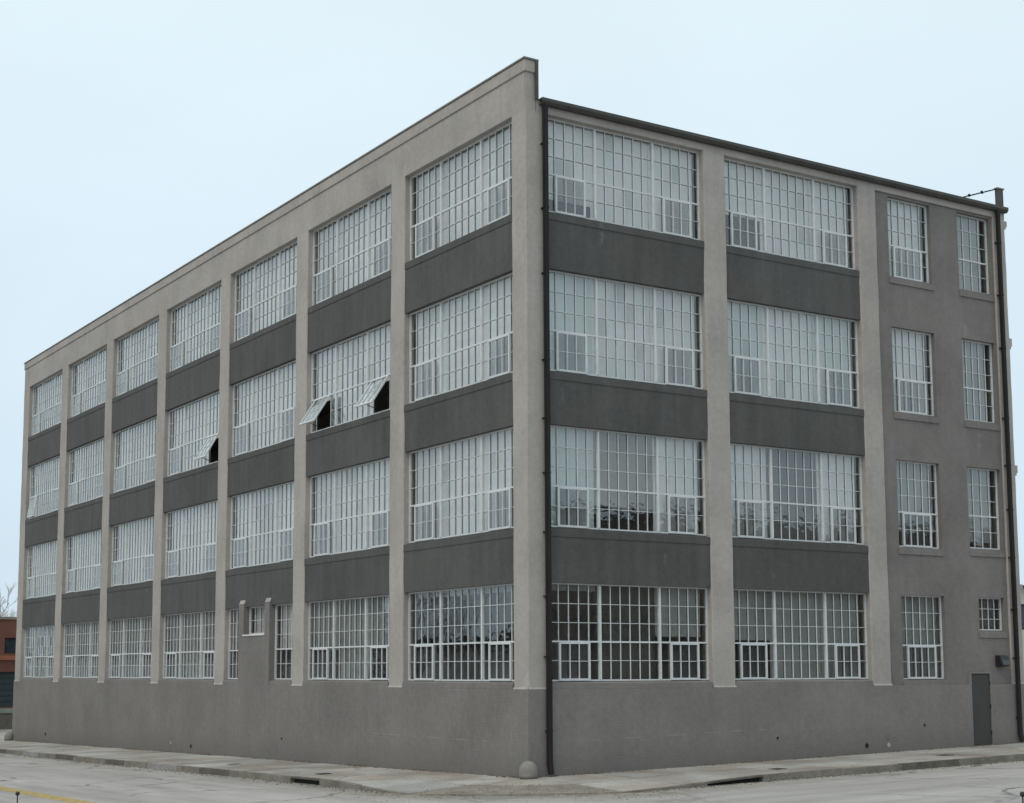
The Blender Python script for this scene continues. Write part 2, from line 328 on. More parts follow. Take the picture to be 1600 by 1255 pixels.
# facade frames: s runs along the facade away from the corner, d goes inwards, z up
FL = lambda s, d, z: (d, s, z)
FR = lambda s, d, z: (s, d, z)
def fbox(bm, F, s0, s1, d0, d1, z0, z1):
    p = [F(s0, d0, z0), F(s1, d0, z0), F(s1, d1, z0), F(s0, d1, z0), F(s0, d0, z1), F(s1, d0, z1), F(s1, d1, z1), F(s0, d1, z1)]
    if F is FL: p = [p[1], p[0], p[3], p[2], p[5], p[4], p[7], p[6]]
    return hexa(bm, p)
def wall_holes(F, s0, s1, z0, z1, d0, d1, holes):
    """a wall slab with rectangular openings and their reveals, one mesh"""
    bm = nb()
    S = sorted({s0, s1, *[h[0] for h in holes], *[h[1] for h in holes]}); Z = sorted({z0, z1, *[h[2] for h in holes], *[h[3] for h in holes]})
    S = [s for s in S if s0 <= s <= s1]; Z = [z for z in Z if z0 <= z <= z1]
    def solid(i, j):
        if i < 0 or j < 0 or i >= len(S) - 1 or j >= len(Z) - 1: return False
        a, b = (S[i] + S[i + 1]) / 2, (Z[j] + Z[j + 1]) / 2
        return not any(h[0] < a < h[1] and h[2] < b < h[3] for h in holes)
    def q(*p): bm.faces.new([bm.verts.new(F(*k)) for k in p])
    for i in range(len(S) - 1):
        for j in range(len(Z) - 1):
            if not solid(i, j): continue
            a, b, c, e = S[i], S[i + 1], Z[j], Z[j + 1]
            q((a, d0, c), (b, d0, c), (b, d0, e), (a, d0, e)); q((a, d1, c), (a, d1, e), (b, d1, e), (b, d1, c))
            if not solid(i - 1, j): q((a, d0, c), (a, d0, e), (a, d1, e), (a, d1, c))
            if not solid(i + 1, j): q((b, d0, c), (b, d1, c), (b, d1, e), (b, d0, e))
            if not solid(i, j - 1): q((a, d0, c), (a, d1, c), (b, d1, c), (b, d0, c))
            if not solid(i, j + 1): q((a, d0, e), (b, d0, e), (b, d1, e), (a, d1, e))
    bmesh.ops.remove_doubles(bm, verts=bm.verts, dist=1e-5)
    return fix(bm)
def bevel(bm, w=0.01, seg=1):
    bmesh.ops.bevel(bm, geom=list(bm.edges), offset=w, segments=seg, affect='EDGES'); return bm
def cyl(bm, p0, p1, r0, r1, n=10, cap=True):
    p0, p1 = Vector(p0), Vector(p1); ax = (p1 - p0).normalized()
    u = ax.orthogonal().normalized(); v = ax.cross(u)
    a = [bm.verts.new(p0 + (u * math.cos(2 * math.pi * i / n) + v * math.sin(2 * math.pi * i / n)) * r0) for i in range(n)]
    b = [bm.verts.new(p1 + (u * math.cos(2 * math.pi * i / n) + v * math.sin(2 * math.pi * i / n)) * r1) for i in range(n)]
    for i in range(n): bm.faces.new((a[i], a[(i + 1) % n], b[(i + 1) % n], b[i]))
    if cap: bm.faces.new(a[::-1]); bm.faces.new(b)

# ------------------------------------------------------------------ ground
def cl(v, a, b): return max(a, min(b, v))
def G(x, y): return -2.44 + 0.0195 * cl(x, -60, 60) - 0.0166 * cl(y, -60, 95)      # level of the pavement
KERB = 0.15
def sheet(name, xs, ys, zf, mat, keep=None):
    bm = nb(); V = {}
    for i, x in enumerate(xs):
        for j, y in enumerate(ys): V[i, j] = bm.verts.new((x, y, zf(x, y)))
    for i in range(len(xs) - 1):
        for j in range(len(ys) - 1):
            if keep and not keep((xs[i] + xs[i + 1]) / 2, (ys[j] + ys[j + 1]) / 2): continue
            bm.faces.new((V[i, j], V[i + 1, j], V[i + 1, j + 1], V[i, j + 1]))
    for v in list(bm.verts):
        if not v.link_faces: bm.verts.remove(v)
    return obj(name, bm, mat)
def rng(a, b, st):
    k = int(round((b - a) / st)); return [a + (b - a) * i / k for i in range(k + 1)]
far = [-1800, -700, -300, -140]
gx = far + rng(-90, 90, 6) + [140, 300, 700, 1800]; gy = far + rng(-90, 120, 6) + [200, 400, 900, 1800]
tag(sheet('ground', gx, gy, lambda x, y: G(x, y) - KERB - 0.012, 'ground_surface'), kind='structure')
rx = [-90, -60, -40, -26, -15] + rng(-12, -3, 1.5) + [0, 4, 8, 14, 20, 28, 40, 60, 90]
ry = [-90, -60, -40, -26, -16] + rng(-12, -3, 1.5) + [0, 4, 8, 14, 20, 28, 40, 45.5, 62, 75, 95, 120]
road = tag(sheet('road', rx, ry, lambda x, y: G(x, y) - KERB, 'road_surface', lambda x, y: (-15 < x < -2) or (-16 < y < -2) or (45.5 < y < 62)), kind='structure')
bm = nb()
ys = rng(-8, 44, 2)
for x0, x1 in ((-9.30, -8.86),):
    vs = [(bm.verts.new((x0, y, G(x0, y) - KERB + 0.004)), bm.verts.new((x1, y, G(x1, y) - KERB + 0.004))) for y in ys]
    for a, b in zip(vs, vs[1:]): bm.faces.new((a[0], a[1], b[1], b[0]))
obj('lane_line', bm, 'yellow_paint', road)

# pavement round the corner: bedding, slabs, kerb stones
AX, BY, PW = 3.30, 3.75, 1.35      # half axes and roundness of the worn corner
def cpt(a, da=0.0, f=1.0):
    c, q = abs(math.cos(a)) ** (2 / PW), abs(math.sin(a)) ** (2 / PW)
    return (-(AX - da) * f * c, -(BY - da) * f * q)
def drop(x, y):
    """how far the pavement dips below its level towards the worn corner"""
    t = max(x if y < 0 else -9, y if x < 0 else -9, -9)
    if x < 0 and y < 0: along = 1.0
    else: along = cl(1 - max(x, y) / 4.2, 0, 1); along = along * along * (3 - 2 * along)
    rr = (abs(min(x, 0) / AX) ** PW + abs(min(y, 0) / BY) ** PW) ** (1 / PW)
    return 0.135 * along * cl((rr - 0.15) / 0.8, 0, 1)
PZ = lambda x, y: G(x, y) - drop(x, y)
def plate(name, pts, mat, parent, th=0.1, dz=0.0, gap=0.006, sub=3):
    """flat stone from a quad on the ground, following the fall of the pavement"""
    bm = nb(); P = [Vector((p[0], p[1], 0)) for p in pts]; c = sum(P, Vector()) / 4
    P = [p + (c - p).normalized() * gap for p in P]
    top, bot = {}, {}
    for i in range(sub + 1):
        for j in range(sub + 1):
            a, b = i / sub, j / sub
            q = P[0] * (1 - a) * (1 - b) + P[1] * a * (1 - b) + P[2] * a * b + P[3] * (1 - a) * b
            z = PZ(q.x, q.y) + dz
            top[i, j] = bm.verts.new((q.x, q.y, z)); bot[i, j] = bm.verts.new((q.x, q.y, z - th))
    for i in range(sub):
        for j in range(sub): bm.faces.new((top[i, j], top[i + 1, j], top[i + 1, j + 1], top[i, j + 1]))
    for i in range(sub):
        bm.faces.new((bot[i, 0], bot[i + 1, 0], top[i + 1, 0], top[i, 0])); bm.faces.new((top[i, sub], top[i + 1, sub], bot[i + 1, sub], bot[i, sub]))
        bm.faces.new((top[0, i], top[0, i + 1], bot[0, i + 1], bot[0, i])); bm.faces.new((bot[sub, i], bot[sub, i + 1], top[sub, i + 1], top[sub, i]))
    return obj(name, fix(bm), mat, parent)
# bedding
bm = nb()
def strip(bm, A, B, dz):
    va = [bm.verts.new((x, y, PZ(x, y) + dz)) for x, y in A]; vb = [bm.verts.new((x, y, PZ(x, y) + dz)) for x, y in B]
    for i in range(len(A) - 1): bm.faces.new((va[i], va[i + 1], vb[i + 1], vb[i]))
path_out, path_in = [], []
for y in rng(46, 0, 2): path_out.append((-AX + 0.1, y)); path_in.append((0.1, y))
for k in range(1, 12):
    a = math.pi + math.pi / 2 * k / 12; path_out.append(cpt(a, 0.1)); path_in.append((0.1, 0.1))
for x in rng(0, 70, 2): path_out.append((x, -BY + 0.1)); path_in.append((x, 0.1))
strip(bm, path_out, path_in, -0.03)
pave = tag(obj('pavement', bm, 'kerb_dark'), kind='structure')
cols = (0.02, 1.58, AX - 0.16)
y = 0.0
while y < 45.5:
    L = 1.52
    for a, b in zip(cols, cols[1:]):
        plate('slab', [(-b, y), (-a, y), (-a, y + L), (-b, y + L)], 'pavement_concrete', pave, dz=random.uniform(-0.006, 0.004))
    y += L
colr = (0.02, 1.80, BY - 0.16)
xx = 0.0
while xx < 30:
    L = 1.6
    for a, b in zip(colr, colr[1:]):
        plate('slab', [(xx, -b), (xx + L, -b), (xx + L, -a), (xx, -a)], 'pavement_concrete', pave, dz=random.uniform(-0.006, 0.004))
    xx += L
for k in range(4):
    a0, a1 = math.pi + math.pi / 2 * k / 4, math.pi + math.pi / 2 * (k + 1) / 4
    for f0, f1 in ((0.02, 0.5), (0.5, 1.0)):
        e = lambda a, f: cpt(a, 0.16, f)
        plate('slab', [e(a0, f0), e(a0, f1), e(a1, f1), e(a1, f0)], 'pavement_concrete' if f1 < 1 else 'apron', pave, dz=random.uniform(-0.004, 0.002), sub=4)
kmats = ['kerb_concrete', 'kerb_concrete', 'kerb_dark', 'kerb_concrete', 'kerb_pale', 'kerb_concrete', 'kerb_dark']
def kerb_run(along, start, end, fixedd, flip):
    p = start; k = 0
    while p < end:
        L = random.uniform(1.7, 2.6)
        if p + L > end: L = end - p + 0.01
        mt = kmats[k % len(kmats)]; k += 1; off = random.uniform(-0.012, 0.012)
        q = [(-fixedd + off, p), (-fixedd + 0.16, p), (-fixedd + 0.16, p + L), (-fixedd + off, p + L)] if not flip else [(p, -fixedd + off), (p + L, -fixedd + off), (p + L, -fixedd + 0.16), (p, -fixedd + 0.16)]
        plate('kerb_stone', q, mt, pave, th=0.3, dz=random.uniform(-0.008, 0.012), gap=0.007, sub=2)
        p += L
kerb_run('y', 5.7, 45.6, AX, False); kerb_run('y', 0.0, 4.1, AX, False)
kerb_run('x', 3.7, 30, BY, True); kerb_run('x', 0.0, 2.1, BY, True)
for k in range(6):
    a0, a1 = math.pi + math.pi / 2 * k / 6, math.pi + math.pi / 2 * (k + 1) / 6
    plate('kerb_stone', [cpt(a0), cpt(a1), cpt(a1, .16), cpt(a0, .16)], 'apron', pave, th=0.25, dz=random.uniform(-0.01, 0.01))
# two kerb inlets: a thin lintel over a dark slot
for q, v in (([(-AX, 4.1), (-AX + 0.18, 4.1), (-AX + 0.18, 5.7), (-AX, 5.7)], [(-AX + 0.12, 4.1), (-AX + 0.4, 4.1), (-AX + 0.4, 5.7), (-AX + 0.12, 5.7)]),
             ([(2.1, -BY), (3.7, -BY), (3.7, -BY + 0.18), (2.1, -BY + 0.18)], [(2.1, -BY + 0.12), (3.7, -BY + 0.12), (3.7, -BY + 0.4), (2.1, -BY + 0.4)])):
    plate('inlet_lintel', q, 'kerb_dark', pave, th=0.035, sub=2)
    plate('inlet_void', v, 'void', pave, th=0.3, dz=-0.036, sub=2)
# expansion cracks filled with dirt on the pavement: small iron covers
for x, y in ((-1.9, 12.6), (-2.3, 5.9), (5.2, -2.6), (11.2, -2.3)):
    bm = nb(); z = PZ(x, y); pts = [(x + dx, y + dy, z) for dx, dy in ((-.16, -.16), (.16, -.16), (.16, .16), (-.16, .16))]
    hexa(bm, [(p[0], p[1], PZ(p[0], p[1]) - 0.02) for p in pts] + [(p[0], p[1], PZ(p[0], p[1]) + 0.012) for p in pts])
    obj('iron_cover', bm, 'dark_metal', pave)

# grit and dead leaves swept against the wall foot, the kerbs and the corner
bm = nb()
def pebble(x, y, r, dz=0.0):
    z = (PZ(x, y) if dz == 0 else G(x, y) - KERB) + r * 0.3; a = random.uniform(0, 6.28)
    v = [bm.verts.new((x + r * math.cos(a + t), y + r * math.sin(a + t), z - r * 0.5)) for t in (0, 2.1, 4.2)] + [bm.verts.new((x, y, z + r * random.uniform(0.3, 0.9)))]
    for f in ((0, 2, 1), (0, 1, 3), (1, 2, 3), (2, 0, 3)): bm.faces.new([v[i] for i in f])
for _ in range(1500):
    y = random.uniform(0, 44); pebble(-0.04 - abs(random.gauss(0, 0.08)), y, random.uniform(0.008, 0.03) * (1.4 if math.sin(y * 1.7) > 0.4 else 0.8))
for _ in range(800):
    x = random.uniform(0.2, 18); pebble(x, -0.04 - abs(random.gauss(0, 0.08)), random.uniform(0.008, 0.03) * (1.4 if math.sin(x * 1.3) > 0.3 else 0.8))
for _ in range(1100):
    y = random.uniform(0, 30); pebble(-AX - 0.03 - abs(random.gauss(0, 0.18)), y, random.uniform(0.008, 0.028), 1)
for _ in range(700):
    x = random.uniform(0, 18); pebble(x, -BY - 0.03 - abs(random.gauss(0, 0.18)), random.uniform(0.008, 0.028), 1)
for _ in range(420):
    a = random.uniform(math.pi, 1.5 * math.pi); f = random.uniform(0.45, 1.6); x, y = cpt(a, 0, f); pebble(x, y, random.uniform(0.006, 0.02), 0 if f < 1 else 1)
tag(obj('grit', bm, 'grit'), 'loose grit swept against the wall foot, kerbs and corner', 'grit', kind='stuff')

# ------------------------------------------------------------------ the factory building
B = tag(empty('factory_building', (0, 0, -2.44)), 'four storey grey painted factory building with steel grid windows and dark spandrels', 'building')
H = {1: 2.049, 2: 5.803, 3: 9.590, 4: 13.404}          # window heads
S = {1: -0.270, 2: 3.351, 3: 7.108, 4: 11.014}         # window sills
BASE = -0.435; PTOP = 14.69; EAVE = 13.745; LEN = 43.35; WID = 17.28
LB = [(0.61 + 6.108 * k, 5.953 + 6.089 * k) for k in range(7)]
RB = [(0.654, 5.541), (6.276, 11.12)]
DW = 0.17                                              # depth of the window frames
# base walls
DOOR = (14.93, 15.81)
obj('base_wall', wall_holes(FL, -0.03, LEN + 0.03, -3.9, BASE, -0.03, 0.34, []), 'grey_paint', B)
bm = wall_holes(FR, -0.029, WID + 0.03, -3.9, BASE, -0.031, 0.34, [(DOOR[0], DOOR[1], -3.95, 0.2)])
obj('base_wall', bm, 'grey_paint', B)
# weathered ledge on top of the base
def ledge(F, s0, s1):
    bm = nb(); p = [F(s0, -0.03, BASE), F(s1, -0.03, BASE), F(s1, 0.004, BASE), F(s0, 0.004, BASE), F(s0, -0.006, BASE + 0.045), F(s1, -0.006, BASE + 0.045), F(s1, 0.004, BASE + 0.045), F(s0, 0.004, BASE + 0.045)]
    hexa(bm, p); return fix(bm)
# pilasters
def uneven(prof, z0, z1, mid, amp=0.007):
    """upright shaft whose rendered edges wander a few millimetres; prof: (x, y, side) with side -1, 0, 1 and front flag"""
    bm = nb(); nz = max(3, int((z1 - z0) / 0.4)); rings = []; e = [0.0] * len(prof)
    for k in range(nz + 1):
        z = z0 + (z1 - z0) * k / nz
        e = [0.55 * v + random.gauss(0, amp) for v in e] if 0 < k < nz else [0.0] * len(prof)
        sh = {}
        ring = []
        for q, (x, y, gx, gy) in enumerate(prof):
            ring.append(bm.verts.new((x + gx * e[abs(q) % len(prof)], y + gy * e[(q + 1) % len(prof)], z)))
        rings.append(ring)
    for A_, B_ in zip(rings, rings[1:]):
        for q in range(len(prof)): bm.faces.new((A_[q], A_[(q + 1) % len(prof)], B_[(q + 1) % len(prof)], B_[q]))
    bm.faces.new(rings[0][::-1]); bm.faces.new(rings[-1])
    for f in bm.faces: f.smooth = False
    return fix(bm)
def pilaster(F, s0, s1, z1, mat='taupe_paint', d1=0.3):
    c = 0.02; pr = [(s0 + c, 0.0, .6, .5), (s1 - c, 0.0, .6, .5), (s1, c, 1, 0), (s1, d1, 0, 0), (s0, d1, 0, 0), (s0, c, 1, 0)]
    pts = [(*F(a, b, 0)[:2], *F(g, h, 0)[:2]) for a, b, g, h in pr]
    o = obj('pilaster', uneven(pts, BASE, z1, (s0 + s1) / 2), mat, B)
    obj('ledge', ledge(F, s0 + 0.002, s1 - 0.002), 'taupe_paint', o)
    return o
cp = obj('pilaster', uneven([(0.0, 0.03, .5, 0), (0.012, 0.012, .8, .8), (0.03, 0.0, 0, .5), (0.634, 0.0, .6, .5), (0.654, 0.02, 1, 0), (0.654, 0.61, 0, 0), (0.02, 0.61, .5, .6), (0.0, 0.59, .5, .6)], BASE, H[4], 0.3), 'taupe_paint', B)
obj('ledge', ledge(FL, 0.0, 0.608), 'taupe_paint', cp); obj('ledge', ledge(FR, 0.002, 0.652), 'taupe_paint', cp)
for k in range(6): pilaster(FL, LB[k][1], LB[k + 1][0], H[4])
pilaster(FL, LB[6][1], LEN, H[4])
pilaster(FR, RB[0][1], RB[1][0], H[4]); pilaster(FR, RB[1][1], 11.83, H[4]); pilaster(FR, 16.75, WID, H[4])
# wall over the top windows, parapets
bm = nb(); fbox(bm, FL, 0.0, LEN, 0.0, 0.32, H[4] + 0.0005, PTOP - 0.335); fix(bm)
bmesh.ops.bevel(bm, geom=[e for e in bm.edges if abs(e.verts[0].co.z - e.verts[1].co.z) > 0.5], offset=0.025, segments=3, affect='EDGES')
par = obj('parapet', bm, 'taupe_paint', B)
bm = nb(); fbox(bm, FL, -0.035, LEN + 0.03, -0.035, 0.345, PTOP - 0.3345, PTOP - 0.03); fix(bm); bevel(bm, 0.015, 1)
obj('parapet_band', bm, 'taupe_paint', par)
bm = nb(); fbox(bm, FL, -0.06, LEN + 0.05, -0.06, 0.37, PTOP - 0.028, PTOP + 0.012); fix(bm)
obj('coping', bm, 'concrete_stone', par)
bm = nb(); xbox(bm, 0.346, 0.362, -0.055, 0.5, EAVE - 0.05, PTOP + 0.0); xbox(bm, 0.265, 0.345, -0.058, -0.04, EAVE - 0.05, PTOP - 0.03); fix(bm)
obj('end_flashing', bm, 'flashing', par)
bm = nb(); fbox(bm, FR, 0.3205, WID, 0.002, 0.3, H[4] + 0.0005, EAVE - 0.03); fix(bm); obj('eaves_wall', bm, 'taupe_paint', B)
# opposite parapet seen end on
bm = nb(); xbox(bm, 17.03, WID, 0.0, 0.10, EAVE - 0.03, 14.33); fix(bm); par2 = obj('parapet', bm, 'charcoal_paint', B)
bm = nb(); xbox(bm, 17.01, WID + 0.05, -0.015, 0.115, 14.331, 14.37); fix(bm); obj('coping', bm, 'concrete_stone', par2)
bm = nb(); cyl(bm, (17.04, 0.06, 14.33), (15.45, 0.12, 13.80), 0.02, 0.02, 6); cyl(bm, (16.45, 0.08, 14.10), (16.40, 0.08, 14.17), 0.04, 0.04, 6); cyl(bm, (15.9, 0.10, 13.92), (15.86, 0.10, 13.99), 0.04, 0.04, 6)
obj('brace_rod', bm, 'dark_metal', par2)
# gutter along the eaves of the right facade
bm = nb()
prof = [(0.0, -0.155), (-0.10, -0.155), (-0.15, -0.08), (-0.15, 0.0), (-0.138, 0.0), (-0.138, -0.07), (-0.09, -0.142), (0.0, -0.142)]
def extr(bm, prof, s0, s1, z):
    a = [bm.verts.new((s0, d, z + h)) for d, h in prof]; b = [bm.verts.new((s1, d, z + h)) for d, h in prof]
    k = len(prof)
    for i in range(k): bm.faces.new((a[i], a[(i + 1) % k], b[(i + 1) % k], b[i]))
    bm.faces.new(a); bm.faces.new(b[::-1])
extr(bm, prof, 0.405, WID + 0.03, EAVE); gut = obj('gutter', fix(bm), 'flashing', B)
bm = nb(); xbox(bm, 0.405, WID - 0.325, -0.13, 0.9, EAVE - 0.045, EAVE - 0.005); fix(bm); obj('roof_edge', bm, 'roofing', gut)
# roof and unseen walls
bm = nb(); xbox(bm, 0.33, 16.95, 0.35, LEN - 0.02, EAVE - 0.25, EAVE - 0.05); fix(bm); obj('roof', bm, 'roofing', B)
bm = nb(); xbox(bm, 0.345, WID - 0.3, LEN - 0.3, LEN, -3.9, EAVE - 0.25); fix(bm); obj('rear_wall', bm, 'tan_brick', B)
bm = nb(); xbox(bm, WID - 0.301, WID + 0.0, 0.345, LEN - 0.001, -3.9, EAVE - 0.031); fix(bm); sw = obj('side_wall', bm, 'pale_stucco', B)
for z0, z1 in ((13.13, 13.37), (9.46, 9.78), (5.66, 5.96), (2.20, 2.45)):
    bm = nb(); xbox(bm, WID + 0.001, WID + 0.13, 0.02, LEN - 0.1, z0 + 0.08, z1); xbox(bm, WID + 0.001, WID + 0.08, 0.02, LEN - 0.1, z0, z0 + 0.0795)
    obj('band_course', fix(bm), 'taupe_paint', sw)
# interior: floors and the core wall seen through clear panes
for z in (-1.25, 2.55, 6.3, 10.2):
    bm = nb(); xbox(bm, 0.36, 16.9, 0.36, LEN - 0.32, z - 0.25, z); fix(bm); obj('floor_slab', bm, 'interior_floor', B)
bm = nb(); xbox(bm, 6.5, 11.5, 6.5, 37.0, -3.0, 13.3); fix(bm); obj('core_wall', bm, 'interior_paint', B)
# spandrels with their sills
def sill(F, s0, s1, z, mat, parent, face=0.0, h=0.22):
    """concrete sill: plain face, weathered top that rises to the frame"""
    bm = nb()
    a = [(face, z - h), (face, z - 0.035), (DW + 0.07, z + 0.012), (DW + 0.07, z - h)]
    va = [bm.verts.new(F(s0, d, zz)) for d, zz in a]; vb = [bm.verts.new(F(s1, d, zz)) for d, zz in a]
    for i in range(4): bm.faces.new((va[i], va[(i + 1) % 4], vb[(i + 1) % 4], vb[i]))
    bm.faces.new(va); bm.faces.new(vb[::-1])
    return obj('sill', fix(bm), mat, parent)
def spandrel(F, s0, s1, f):
    bm = nb(); fbox(bm, F, s0 - 0.03, s1 + 0.03, 0.03, 0.297, H[f], S[f + 1] - 0.221); fix(bm)
    o = obj('spandrel', bm, 'charcoal_paint', B)
    sill(F, s0 - 0.03, s1 + 0.03, S[f + 1], 'charcoal_paint', o, 0.014)
    return o
for (a, b) in LB:
    for f in (1, 2, 3): spandrel(FL, a, b, f)
for (a, b) in RB:
    for f in (1, 2, 3): spandrel(FR, a, b, f)

# ------------------------------------------------------------------ windows
PANES = []           # every pane: (area in the picture, window, basis, ...)
def rect_bar(bm, F, s0, s1, z0, z1, d0, d1): fbox(bm, F, s0, s1, d0, d1, z0, z1)
def window(F, s0, s1, z0, z1, sections, rows=5, transom=2, vents=(), shades=(), opened=None, blinds=False, name='window', shade_gap=0.05, dark_low=False):
    """steel sash window. sections: columns per section; transom: rows below it; vents: (section, first col, n cols); shades: (material, drop) per section"""
    opened = opened or {}
    fw, mw, bw, hw = 0.036, 0.062, 0.0195, 0.014
    z0 += 0.012
    bm = nb(); d0, d1 = DW, DW + 0.06
    fbox(bm, F, s0, s1, d0, d1, z0, z0 + fw); fbox(bm, F, s0, s1, d0, d1, z1 - fw, z1)
    fbox(bm, F, s0, s0 + fw, d0, d1, z0 + fw, z1 - fw); fbox(bm, F, s1 - fw, s1, d0, d1, z0 + fw, z1 - fw)
    n = sum(sections); ns = len(sections); inner = (s1 - s0) - 2 * fw - (ns - 1) * mw; cw = inner / n
    rh = (z1 - z0 - 2 * fw) / rows
    zt = z0 + fw + rh * transom if transom else None
    secs = []; p = s0 + fw
    for i, c in enumerate(sections):
        secs.append((p, p + c * cw)); p += c * cw
        if i < ns - 1: fbox(bm, F, p, p + mw, d0 - 0.015, d1, z0 + fw, z1 - fw); p += mw
    if zt:
        for a, b in secs: fbox(bm, F, a, b, d0 - 0.004, d1 - 0.01, zt - 0.02, zt + 0.02)
    W = obj(name, fix(bm), 'white_steel', B)
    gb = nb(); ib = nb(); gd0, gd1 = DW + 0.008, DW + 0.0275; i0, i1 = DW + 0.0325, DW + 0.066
    def in_vent(i, col, row):
        for (si, c0, nc) in vents:
            if si == i and c0 <= col < c0 + nc and row < transom: return True
        return False
    for i, c in enumerate(sections):
        a, b = secs[i]
        for k in range(1, c):
            x = a + k * cw
            lo = z0 + fw
            gap_ = transom and opened.get(i) and in_vent(i, k - 1, 0) and in_vent(i, k, 0)
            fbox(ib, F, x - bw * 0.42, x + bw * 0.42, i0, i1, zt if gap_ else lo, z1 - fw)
            # bars are cut where they cross a vent
            if transom and in_vent(i, k - 1, 0) and in_vent(i, k, 0): lo = zt + 0.02
            if zt and lo < zt: fbox(gb, F, x - bw / 2, x + bw / 2, gd0, gd1, lo, zt - 0.02); lo = zt + 0.02
            fbox(gb, F, x - bw / 2, x + bw / 2, gd0, gd1, lo, z1 - fw)
        for r in range(1, rows):
            if transom and r == transom: continue
            z = z0 + fw + r * rh
            for k in range(c):
                if opened.get(i) and in_vent(i, k, r - 1): continue
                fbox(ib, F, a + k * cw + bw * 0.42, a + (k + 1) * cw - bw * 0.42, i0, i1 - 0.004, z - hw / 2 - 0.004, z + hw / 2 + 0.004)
            for k in range(c):
                if in_vent(i, k, r - 1): continue
                fbox(gb, F, a + k * cw + bw / 2, a + (k + 1) * cw - bw / 2, gd0 + 0.004, gd1 - 0.002, z - hw / 2, z + hw / 2)
        for k in range(c):
            for r in range(rows):
                if in_vent(i, k, r): continue
                PANES.append((W, F, a + k * cw + 0.01, a + (k + 1) * cw - 0.01, z0 + fw + r * rh + 0.006, z0 + fw + (r + 1) * rh - 0.006, DW + 0.03, None))
    obj('muntin_grid', fix(gb), 'white_steel', W); obj('inner_bars', fix(ib), 'shaded_steel', W)  # inner part of the same bars, its shade put into the colour
    for (si, c0, nc) in vents:
        a = secs[si][0] + c0 * cw - 0.012; b = a + nc * cw + 0.024
        lo, hi = z0 + 0.012, zt - 0.004
        vb = nb(); f = 0.052; e0, e1 = DW - 0.03, DW + 0.012
        fbox(vb, F, a, b, e0, e1, lo, lo + f); fbox(vb, F, a, b, e0, e1, hi - f, hi)
        fbox(vb, F, a, a + f, e0, e1, lo + f, hi - f); fbox(vb, F, b - f, b, e0, e1, lo + f, hi - f)
        pw = (b - a - 2 * f) / nc; ph = (hi - lo - 2 * f) / transom
        for k in range(1, nc): fbox(vb, F, a + f + k * pw - bw / 2, a + f + k * pw + bw / 2, e0 + 0.006, e1, lo + f, hi - f)
        for r in range(1, transom):
            for k in range(nc): fbox(vb, F, a + f + k * pw + bw / 2, a + f + (k + 1) * pw - bw / 2, e0 + 0.009, e1 - 0.004, lo + f + r * ph - hw / 2, lo + f + r * ph + hw / 2)
        ang = opened.get(si); T = None
        if ang:
            # swings out at the bottom about its top rail
            piv = Vector(F((a + b) / 2, DW - 0.02, hi)); axis = Vector(F(1, 0, 0))
            sgn = 1 if F is FL else -1
            T = Matrix.Translation(piv) @ Matrix.Rotation(sgn * -ang, 4, axis) @ Matrix.Translation(-piv)
            out_pt = T @ Vector(F((a + b) / 2, DW - 0.02, lo)); inward = Vector(F(0, 1, 0))
            if (out_pt - piv).dot(inward) > 0: T = Matrix.Translation(piv) @ Matrix.Rotation(sgn * ang, 4, axis) @ Matrix.Translation(-piv)
            bmesh.ops.transform(vb, matrix=T, verts=vb.verts)
        so_ = obj('vent_sash', fix(vb), 'white_steel', W)
        for k in range(nc):
            for r in range(transom):
                PANES.append((W, F, a + f + k * pw + 0.004, a + f + (k + 1) * pw - 0.004, lo + f + r * ph + 0.004, lo + f + (r + 1) * ph - 0.004, DW - 0.008, T))
        if not ang:
            sb = nb(); fbox(sb, F, a + 0.02, b - 0.02, DW + 0.071, DW + 0.074, lo + 0.02, hi - 0.02); obj('fly_screen', fix(sb), 'fly_screen', W)
        else:
            sb = nb()   # stay bar
            p0 = Vector(F((a + b) / 2, DW + 0.02, lo + 0.02)); p1 = T @ Vector(F((a + b) / 2, DW - 0.01, lo + 0.05)); cyl(sb, p0, p1, 0.011, 0.011, 6)
            obj('stay_bar', sb, 'dark_metal', W)
    for i, sh in enumerate(shades):
        if not sh: continue
        mat, dr = sh; a, b = secs[i]
        e = 0.0 if 0 < i < ns - 1 else shade_gap
        a2, b2 = a + (shade_gap if i == 0 else -0.03), b - (shade_gap if i == ns - 1 else -0.03)
        sd0 = DW + 0.20 + 0.012 * (i % 2)
        top, bot = z1 + 0.02, z1 - (z1 - z0) * dr - (0.05 if dr >= 1 else 0)
        sb = nb()
        if blinds:
            k = int((b2 - a2) / 0.09)
            for q in range(k):
                s_ = a2 + (q + 0.5) * (b2 - a2) / k; t_ = random.uniform(0.25, 0.75)
                dx, dy = 0.044 * math.cos(t_), 0.044 * math.sin(t_)
                vs = [sb.verts.new(F(s_ - dx, sd0 - dy, bot)), sb.verts.new(F(s_ + dx, sd0 + dy, bot)), sb.verts.new(F(s_ + dx, sd0 + dy, top)), sb.verts.new(F(s_ - dx, sd0 - dy, top))]
                sb.faces.new(vs)
            obj('vertical_blind', sb, mat, W)
        else:
            fbox(sb, F, a2, b2, sd0, sd0 + 0.004, bot, top)
            if dr < 1: fbox(sb, F, a2, b2, sd0 - 0.012, sd0 + 0.014, bot - 0.03, bot - 0.0005)
            obj('roller_shade', fix(sb), mat, W)
    return W
SIX = (5, 6, 5); V2 = ((0, 1, 3), (2, 1, 3))
w_, c_, p_, g_, dk, ol, tn = 'shade_white', 'shade_cool', 'shade_pale', 'shade_grey', 'shade_dark', 'shade_olive', 'shade_tan'
def full(*m): return [(x, 1.0) for x in m]
